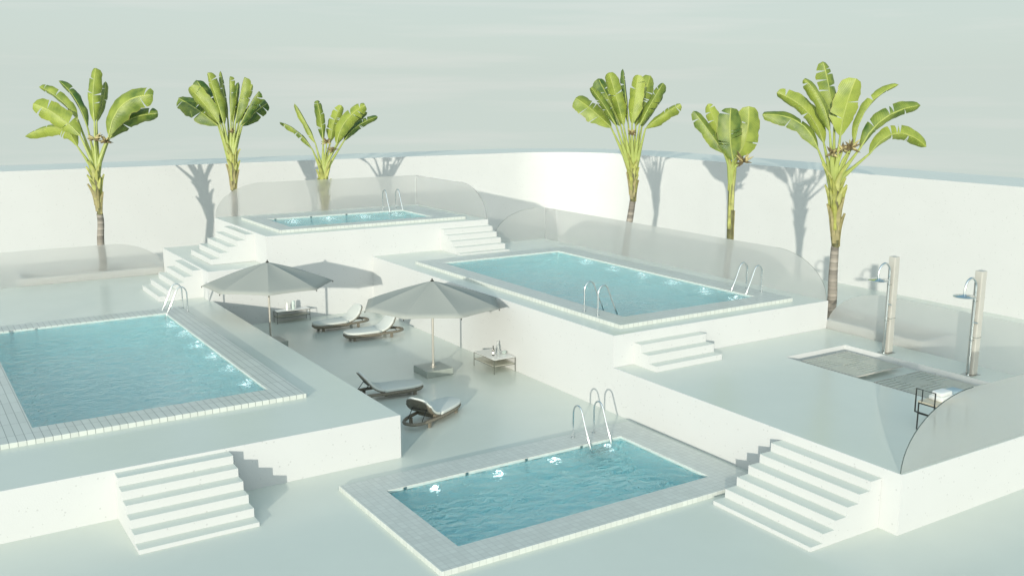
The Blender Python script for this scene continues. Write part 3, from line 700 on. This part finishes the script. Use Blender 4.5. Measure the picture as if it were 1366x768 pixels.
# ------------------------------------------------------------------ fan palms
def blade(S,Mid,T,w,nrm,fold,rnd,slits=2,waves=.04,round_tip=.5):
    """banana-like leaf blade along a curve through S, Mid, T; width w; faces nrm"""
    S,Mid,T=Vector(S),Vector(Mid),Vector(T); Cc=Mid*2-(S+T)*.5
    curve=lambda t:S*(1-t)**2+Cc*2*t*(1-t)+T*t*t
    mb=MB(); K=4; rows=22
    def frame(t):
        p=curve(t); d=(curve(min(1,t+.02))-curve(max(0,t-.02))).normalized(); s=d.cross(nrm).normalized(); n=s.cross(d).normalized(); return p,d,s,n
    def width(t):
        t=min(max(t,0),1)
        return w*.50*min(1,(t/.28+.02)**.62)*max(.0,(1-max(0,(t-.62)/.38)**2.4))**.5
    ph=rnd.uniform(0,6)
    Ln=(T-S).length
    for side in (-1,1):
        cuts=sorted(rnd.uniform(.25,.92) for _ in range(slits if slits else 0)); ts=[0]+cuts+[1.0]
        f_side=fold*(1+.35*rnd.uniform(-1,1))
        for q in range(len(ts)-1):
            t0,t1=ts[q],ts[q+1]; n=max(3,int(rows*(t1-t0))+1); base=[]
            g0=(.02 if q>0 else 0)*rnd.uniform(.4,1.5); g1=(.02 if q<len(ts)-2 else 0)*rnd.uniform(.4,1.5)
            jit=rnd.uniform(-.08,.08)
            for r_ in range(n+1):
                f=r_/n; row=[]
                for k in range(K+1):
                    u=k/K; t=t0+(t1-t0)*f + (g0*(1-f)-g1*f)*u + .03*u*u*math.sin(math.pi*f)*0
                    p,d,s,nn=frame(min(1,max(0,t))); wd=width(t)*(1+.05*math.sin(t*23+ph*3+side)+.03*math.sin(t*51+ph))
                    F_=f_side*1.9+jit; sx=sl=0.0
                    for q_ in range(k):
                        an_=F_*(.35+1.15*((q_+.5)/K)); sx+=math.cos(an_)/K; sl-=math.sin(an_)/K
                    lift=sl*wd + waves*w*u*math.sin(t*Ln*7+ph+side) - .15*u*u*wd*max(0,t-.5)
                    pt=p+s*side*wd*sx+nn*lift+d*u*wd*.25
                    i_=mb.vert(pt); mb.uv[i_]=(side*u,t); row.append(i_)
                base.append(row)
            for a_,b_ in zip(base,base[1:]):
                for k in range(K):
                    qd=(a_[k],a_[k+1],b_[k+1],b_[k]); mb.f.append(qd if side>0 else qd[::-1])
    return mb
def spike(mb,p,d,l,r):
    d=d.normalized(); mb.tube([p,p+d*l*.35,p+d*l*.7,p+d*l],[r*.6,r,r*.6,r*.08],6)

def palm(label, base, depth, trunk_px, crown_px, leaves, fruits, top_r=.125, bot_r=.16, n_sheath=8, sheath_w=1.0, seed=1, core_w=.95):
    """leaves: (stalk foot px, blade foot px, mid px or None, tip px, width m, depth shift of tip m, fold, turn)"""
    rnd=random.Random(seed)
    t=thing('fan_palm',label,'palm tree',base,group='fan palms round the court')
    top=survey(trunk_px[0],trunk_px[1],depth); crown=survey(crown_px[0],crown_px[1],depth)
    B=Vector(base)
    n=10; pts=[B.lerp(top,k/n)+Vector((.03*math.sin(k*.9),.03*math.cos(k*.7),0))*(0 if k in (0,n) else 1) for k in range(n+1)]
    MB().tube(pts,[bot_r+(top_r-bot_r)*k/n for k in range(n+1)],16).build('trunk',M['trunk'],t,smooth=True)
    face=-fw.copy(); face.z=0; face.normalize()
    r2=Vector((rt.x,rt.y,0)).normalized()
    H=(crown-top).length; axis=(crown-top).normalized()
    prof=lambda f: top_r*(1+core_w*math.sin(min(1,f/.75)*math.pi/2)-(core_w*.75*max(0,(f-.6)/.4)**1.3))
    core=MB(); core.tube([top-axis*.06]+[top.lerp(crown,k/8) for k in range(8)],[top_r*.99]+[prof(k/8)*.93 for k in range(7)]+[.04],14,flat=.8); core.build('stem_core',M['sheath_gap_shade'],t,smooth=True)
    # overlapping leaf sheaths, alternately left and right in the fan plane
    for k in range(n_sheath):
        f=k/max(1,n_sheath-1); sd=-1 if k%2 else 1; fr=(0,.5,.85)[k%3]
        h0=-.01+.70*f; hl=(.52-.10*f)*rnd.uniform(.85,1.15); fl=sheath_w*(.15+.17*f)*rnd.uniform(.8,1.2)
        ang=sd*(1.25-.9*fr)*rnd.uniform(.85,1.1)             # where round the stem the sheath sits (0 = towards the viewer's side)
        side=r2*math.sin(ang)+face*math.cos(ang); nn=10; rings=[]
        for q in range(nn+1):
            u=q/nn; hh=h0+hl*u; rad=prof(min(1,max(0,hh)))*.86
            c=top+axis*(H*hh)+side*(rad*.75+fl*u**2.4)
            hw=prof(min(1,max(0,hh)))*(.72)*(1-u**2.0*.93)*(1 if q<nn else .3); th=.05*(1-.7*u)+.02
            tang=(axis+side*(fl*2.4*u**1.4/(H*hl))).normalized(); sv=tang.cross(side).normalized(); ov=sv.cross(tang).normalized()
            if ov.dot(side)<0: ov=-ov
            rings.append([c+sv*hw*math.cos(2*math.pi*j/12)+ov*(th*math.sin(2*math.pi*j/12)-abs(math.cos(2*math.pi*j/12))*hw*.55) for j in range(12)])
        mb=MB(); mb.rings(rings); mb.build('leaf_sheath',M['sheath_old'] if f<.28 else M['sheath'],t,smooth=True)
    for (foot,bs,mid,tip,w,dz,fold,turn) in leaves:
        F=survey(*foot,depth); S=survey(*bs,depth+dz*.35); T=survey(*tip,depth+dz)
        Mi=survey(*mid,depth+dz*.7) if mid else S.lerp(T,.5)+Vector((0,0,.08))
        d=(T-S).normalized(); nb=(face+Vector((0,0,.25))).normalized(); nb=Matrix.Rotation(R(turn),3,d)@nb
        o=blade(S,Mi,T,w,nb,fold,rnd,slits=rnd.choice((1,1,2,3))).build('leaf',M['leafA'],t,smooth='all')
        Cc=Mi*2-(S+T)*.5
        rib=[S*(1-u)**2+Cc*2*u*(1-u)+T*u*u-nb*.012 for u in (0,.2,.4,.6,.8,.95)]
        sm=F.lerp(S,.5)+r2*((1 if S.x>F.x else -1)*-.01)
        root=top.lerp(crown,.60)+(F-crown)*.35+face*rnd.uniform(.0,.10)
        MB().tube([root,root.lerp(F,.6),F.lerp(S,.15),F.lerp(S,.5),F.lerp(S,.75),S]+rib[1:],[.05,.10,.085,.055,.042,.033,.026,.021,.017,.012,.006],8).build('leaf_stalk',M['stalk'],o,smooth=True)
    for (fp,size) in fruits:
        P=survey(*fp,depth-.15); mb=MB(); mb2=MB()
        for k in range(16):
            a=rnd.uniform(0,6.28); e=rnd.uniform(-.5,1.0); d=Vector((math.cos(a)*math.cos(e),math.sin(a)*math.cos(e),math.sin(e)))
            spike(mb if k%3 else mb2,P+d*.03,d,size*rnd.uniform(.6,1.1),.045)
        o=mb.build('flower_cluster',M['fruit'],t,smooth=True); mb2.build('pale_bract',M['fruit2'],o,smooth=True)
        MB().tube([crown-axis*.25,crown.lerp(P,.5),P],[.05,.04,.03],8).build('flower_stem',M['stalk'],t,smooth=True)

def dep(x,y,z): return (Vector((x,y,z))-Vector((0,0,CH))).dot(fw)
# 1 left
b1=(7.40,42.75,LZ+.05); d1=dep(7.45,42.75,5)
palm('tall fan palm at the far left with drooping outer leaves and dark flowers',b1,d1,(133,285),(128,222),[
 ((124,225),(103,195),(78,170),(33,182),.78,.6,.35,20),
 ((126,222),(107,181),(78,155),(44,138),.90,-.5,.22,10),
 ((126,220),(104,160),(79,132),(52,116),.60,.4,.5,-25),
 ((128,218),(117,171),(100,132),(78,108),.60,.9,.5,-20),
 ((128,216),(126,163),(124,125),(128,91),.72,-.4,.55,0),
 ((130,216),(129,163),(138,135),(141,109),.60,.5,.6,30),
 ((131,219),(145,182),(163,140),(204,127),1.05,-.5,.22,0),
 ((131,222),(146,185),(172,160),(211,152),.85,.4,.45,25),
 ],[((126,185),.33),((141,188),.28)],seed=3,n_sheath=12,sheath_w=.9)
# 2
b2=(13.0,42.75,1.12); d2=dep(13.0,42.75,5)
tips=[(238,131,291,168,.95),(252,117,292,164,.8),(262,107,296,166,.8),(277,97,299,166,.8),(294,95,304,160,.5),(307,102,308,160,.5),(318,110,311,165,.6),(326,103,314,165,.75),(337,113,318,166,.7),(345,122,320,168,.7),(357,138,323,168,.8)]
palm('bushy fan palm with a dense fan of upright leaves behind the left stairs',b2,d2,(312,256),(311,200),
 [((308+(k-5)*1.0,203),(bx_,by_),None,(tx,ty),w_,(-.7 if k%2 else .5),(.25 if k in (0,1,2,10) else .5),(-1)**k*22) for k,(tx,ty,bx_,by_,w_) in enumerate(tips)],[((309,176),.2)],seed=5,n_sheath=14,sheath_w=.7)
# 3
b3=(17.3,42.75,1.12); d3=dep(17.3,42.75,5)
palm('short fan palm behind the narrow top pool with sparse spreading leaves',b3,d3,(434,292),(432,222),[
 ((428,226),(417,200),(397,176),(373,163),.42,.5,.5,40),
 ((429,224),(421,192),(410,168),(393,138),.45,-.4,.5,35),
 ((431,220),(431,187),(428,160),(423,134),.70,-.5,.5,0),
 ((433,220),(441,189),(446,163),(456,141),.62,.4,.4,15),
 ((434,222),(449,192),(461,162),(487,140),.85,-.5,.3,0),
 ((436,225),(459,188),(476,169),(504,156),.58,.5,.5,25),
 ((433,221),(452,190),(468,165),(490,150),.5,.9,.4,10)],[((436,190),.26),((443,201),.24)],seed=8,n_sheath=14,sheath_w=.9)
# 4
b4=(26.1,32.0,1.12); d4=dep(26.1,32.0,5)
tips=[(768,131,815,170,.95),(788,117,822,168,.75),(798,105,828,168,.85),(812,97,832,168,.8),(831,92,838,165,.38),(851,100,843,166,.7),(868,101,848,168,.85),(885,111,853,168,.75),(884,128,856,170,.65),(908,139,861,172,.75)]
palm('bushy fan palm standing behind the middle of the large pool screen',b4,d4,(844,268),(843,212),
 [((843+(k-4.5)*1.6,214),(bx_,by_),None,(tx,ty),w_,(-.6 if k%2 else .6),(.25 if k in (0,2,5,6) else .5),(-1)**k*20) for k,(tx,ty,bx_,by_,w_) in enumerate(tips)],[((843,178),.22)],seed=11,n_sheath=14,sheath_w=.7)
# 5
b5=(26.1,26.0,1.12); d5=dep(26.1,26.0,5)
palm('small fan palm with a tight cup of broad leaves and one hanging flower',b5,d5,(973,330),(977,220),[
 ((974,222),(966,205),(948,178),(925,148),.62,.5,.4,15),
 ((975,222),(970,203),(958,172),(944,139),.62,.7,.35,-15),
 ((977,222),(978,214),(974,180),(975,144),.92,-.5,.18,0),
 ((978,222),(984,208),(996,180),(999,142),1.0,.2,.15,0),
 ((979,222),(984,212),(998,188),(1011,155),.7,.6,.3,20)],[((992,216),.46)],seed=14,n_sheath=4,sheath_w=.20,top_r=.125,bot_r=.13,core_w=.15)
# 6
b6=(25.68,20.75,RZ+.05); d6=dep(25.6,20.9,5)
palm('tallest fan palm at the right beside the showers with wide arching leaves',b6,d6,(1114,328),(1113,232),[
 ((1108,240),(1092,201),(1066,163),(1017,153),.66,.4,.35,20),
 ((1109,238),(1099,191),(1076,148),(1036,124),.64,.8,.35,-20),
 ((1111,236),(1107,177),(1097,138),(1073,105),.62,-.4,.5,15),
 ((1112,235),(1113,168),(1107,122),(1098,82),.70,.4,.4,0),
 ((1114,235),(1121,181),(1128,145),(1142,105),.88,-.6,.2,10),
 ((1116,236),(1139,191),(1159,141),(1199,113),.46,.3,.55,35),
 ((1117,238),(1148,197),(1180,158),(1228,141),.66,-.3,.4,15),
 ((1118,241),(1160,205),(1196,178),(1236,196),.62,.5,.35,20)],[((1124,200),.30),((1135,197),.36),((1110,205),.25)],seed=21,n_sheath=16,sheath_w=1.0,top_r=.125,bot_r=.165)

# ------------------------------------------------------------------ light
w=bpy.data.worlds.new('World'); sc.world=w; w.use_nodes=True; nt=w.node_tree
bg=nt.nodes['Background']; bg.inputs['Strength'].default_value=.15
AZ=R(225); EL=R(9.2)      # the sun stands behind and left of the camera, low
sky=N(nt,'ShaderNodeTexSky',sky_type='NISHITA'); sky.sun_disc=False; sky.sun_elevation=EL; sky.sun_rotation=AZ
sky.air_density=1.0; sky.dust_density=1.5; sky.ozone_density=2.5; sky.altitude=0
tc=N(nt,'ShaderNodeTexCoord'); sp=N(nt,'ShaderNodeSeparateXYZ'); nt.links.new(tc.outputs['Generated'],sp.inputs[0])
mxz=N(nt,'ShaderNodeMath',operation='MAXIMUM'); mxz.inputs[1].default_value=.02; nt.links.new(sp.outputs['Z'],mxz.inputs[0])
cb=N(nt,'ShaderNodeCombineXYZ'); nt.links.new(sp.outputs['X'],cb.inputs[0]); nt.links.new(sp.outputs['Y'],cb.inputs[1]); nt.links.new(mxz.outputs[0],cb.inputs[2])
nt.links.new(cb.outputs[0],sky.inputs['Vector']); 
# a thin, even veil of high haze over the clear-sky colour, with a few faint streaks of cloud low in the north
mp=N(nt,'ShaderNodeMapping'); mp.inputs['Scale'].default_value=(1.6,1.6,26); nt.links.new(tc.outputs['Generated'],mp.inputs['Vector'])
cn=N(nt,'ShaderNodeTexNoise'); cn.inputs['Scale'].default_value=2.2; cn.inputs['Detail'].default_value=7; nt.links.new(mp.outputs[0],cn.inputs['Vector'])
cr=N(nt,'ShaderNodeValToRGB'); cr.color_ramp.elements[0].position=.5; cr.color_ramp.elements[1].position=.85; cr.color_ramp.elements[0].color=(4.25,4.85,4.55,1); cr.color_ramp.elements[1].color=(5.0,5.25,5.0,1)
nt.links.new(cn.outputs['Fac'],cr.inputs['Fac'])
veil=N(nt,'ShaderNodeMixRGB')
vr=N(nt,'ShaderNodeMapRange'); vr.interpolation_type='SMOOTHSTEP'; vr.inputs['From Min'].default_value=.08; vr.inputs['From Max'].default_value=.75; vr.inputs['To Min'].default_value=.90; vr.inputs['To Max'].default_value=.6
nt.links.new(sp.outputs['Z'],vr.inputs['Value']); nt.links.new(vr.outputs['Result'],veil.inputs['Fac'])
nt.links.new(sky.outputs['Color'],veil.inputs['Color1']); 
zn=N(nt,'ShaderNodeMapRange'); zn.interpolation_type='SMOOTHSTEP'; zn.inputs['From Min'].default_value=.1; zn.inputs['From Max'].default_value=.8; nt.links.new(sp.outputs['Z'],zn.inputs['Value'])
zc=N(nt,'ShaderNodeMixRGB'); zc.inputs['Color2'].default_value=(2.3,3.9,4.7,1); nt.links.new(zn.outputs['Result'],zc.inputs['Fac']); nt.links.new(cr.outputs['Color'],zc.inputs['Color1'])
nt.links.new(zc.outputs['Color'],veil.inputs['Color2']); 
dt=N(nt,'ShaderNodeVectorMath',operation='DOT_PRODUCT'); nt.links.new(tc.outputs['Generated'],dt.inputs[0]); dt.inputs[1].default_value=(math.cos(EL)*math.sin(AZ),math.cos(EL)*math.cos(AZ),math.sin(EL))
ar_=N(nt,'ShaderNodeMapRange'); ar_.interpolation_type='SMOOTHSTEP'; ar_.inputs['From Min'].default_value=.05; ar_.inputs['From Max'].default_value=1.0; ar_.inputs['To Min'].default_value=0; ar_.inputs['To Max'].default_value=1
nt.links.new(dt.outputs['Value'],ar_.inputs['Value'])
au=N(nt,'ShaderNodeMixRGB',blend_type='ADD'); au.inputs['Color2'].default_value=(7.5,7.5,7.1,1); nt.links.new(ar_.outputs['Result'],au.inputs['Fac']); nt.links.new(veil.outputs['Color'],au.inputs['Color1'])   # bright hazy glow of the sky round the low sun
nt.links.new(au.outputs['Color'],bg.inputs['Color'])
sd=bpy.data.lights.new('sun','SUN'); sd.energy=3.9; sd.angle=R(.5); sd.color=(1,.93,.80)
so=bpy.data.objects.new('sun',sd); col.objects.link(so)
sv=Vector((math.cos(EL)*math.sin(AZ),math.cos(EL)*math.cos(AZ),math.sin(EL)))   # towards the sun
so.rotation_euler=sv.to_track_quat('Z','Y').to_euler(); so.location=(-20,-20,20)

vs=sc.view_settings; vs.view_transform='Standard'; vs.look='None'; vs.exposure=0; vs.gamma=1; vs.use_curve_mapping=False
cy=sc.cycles; cy.use_denoising=True; cy.max_bounces=10; cy.diffuse_bounces=5; cy.glossy_bounces=5; cy.transmission_bounces=8; cy.transparent_max_bounces=8
cy.caustics_refractive=True; cy.caustics_reflective=False; cy.blur_glossy=.8; cy.sample_clamp_indirect=6
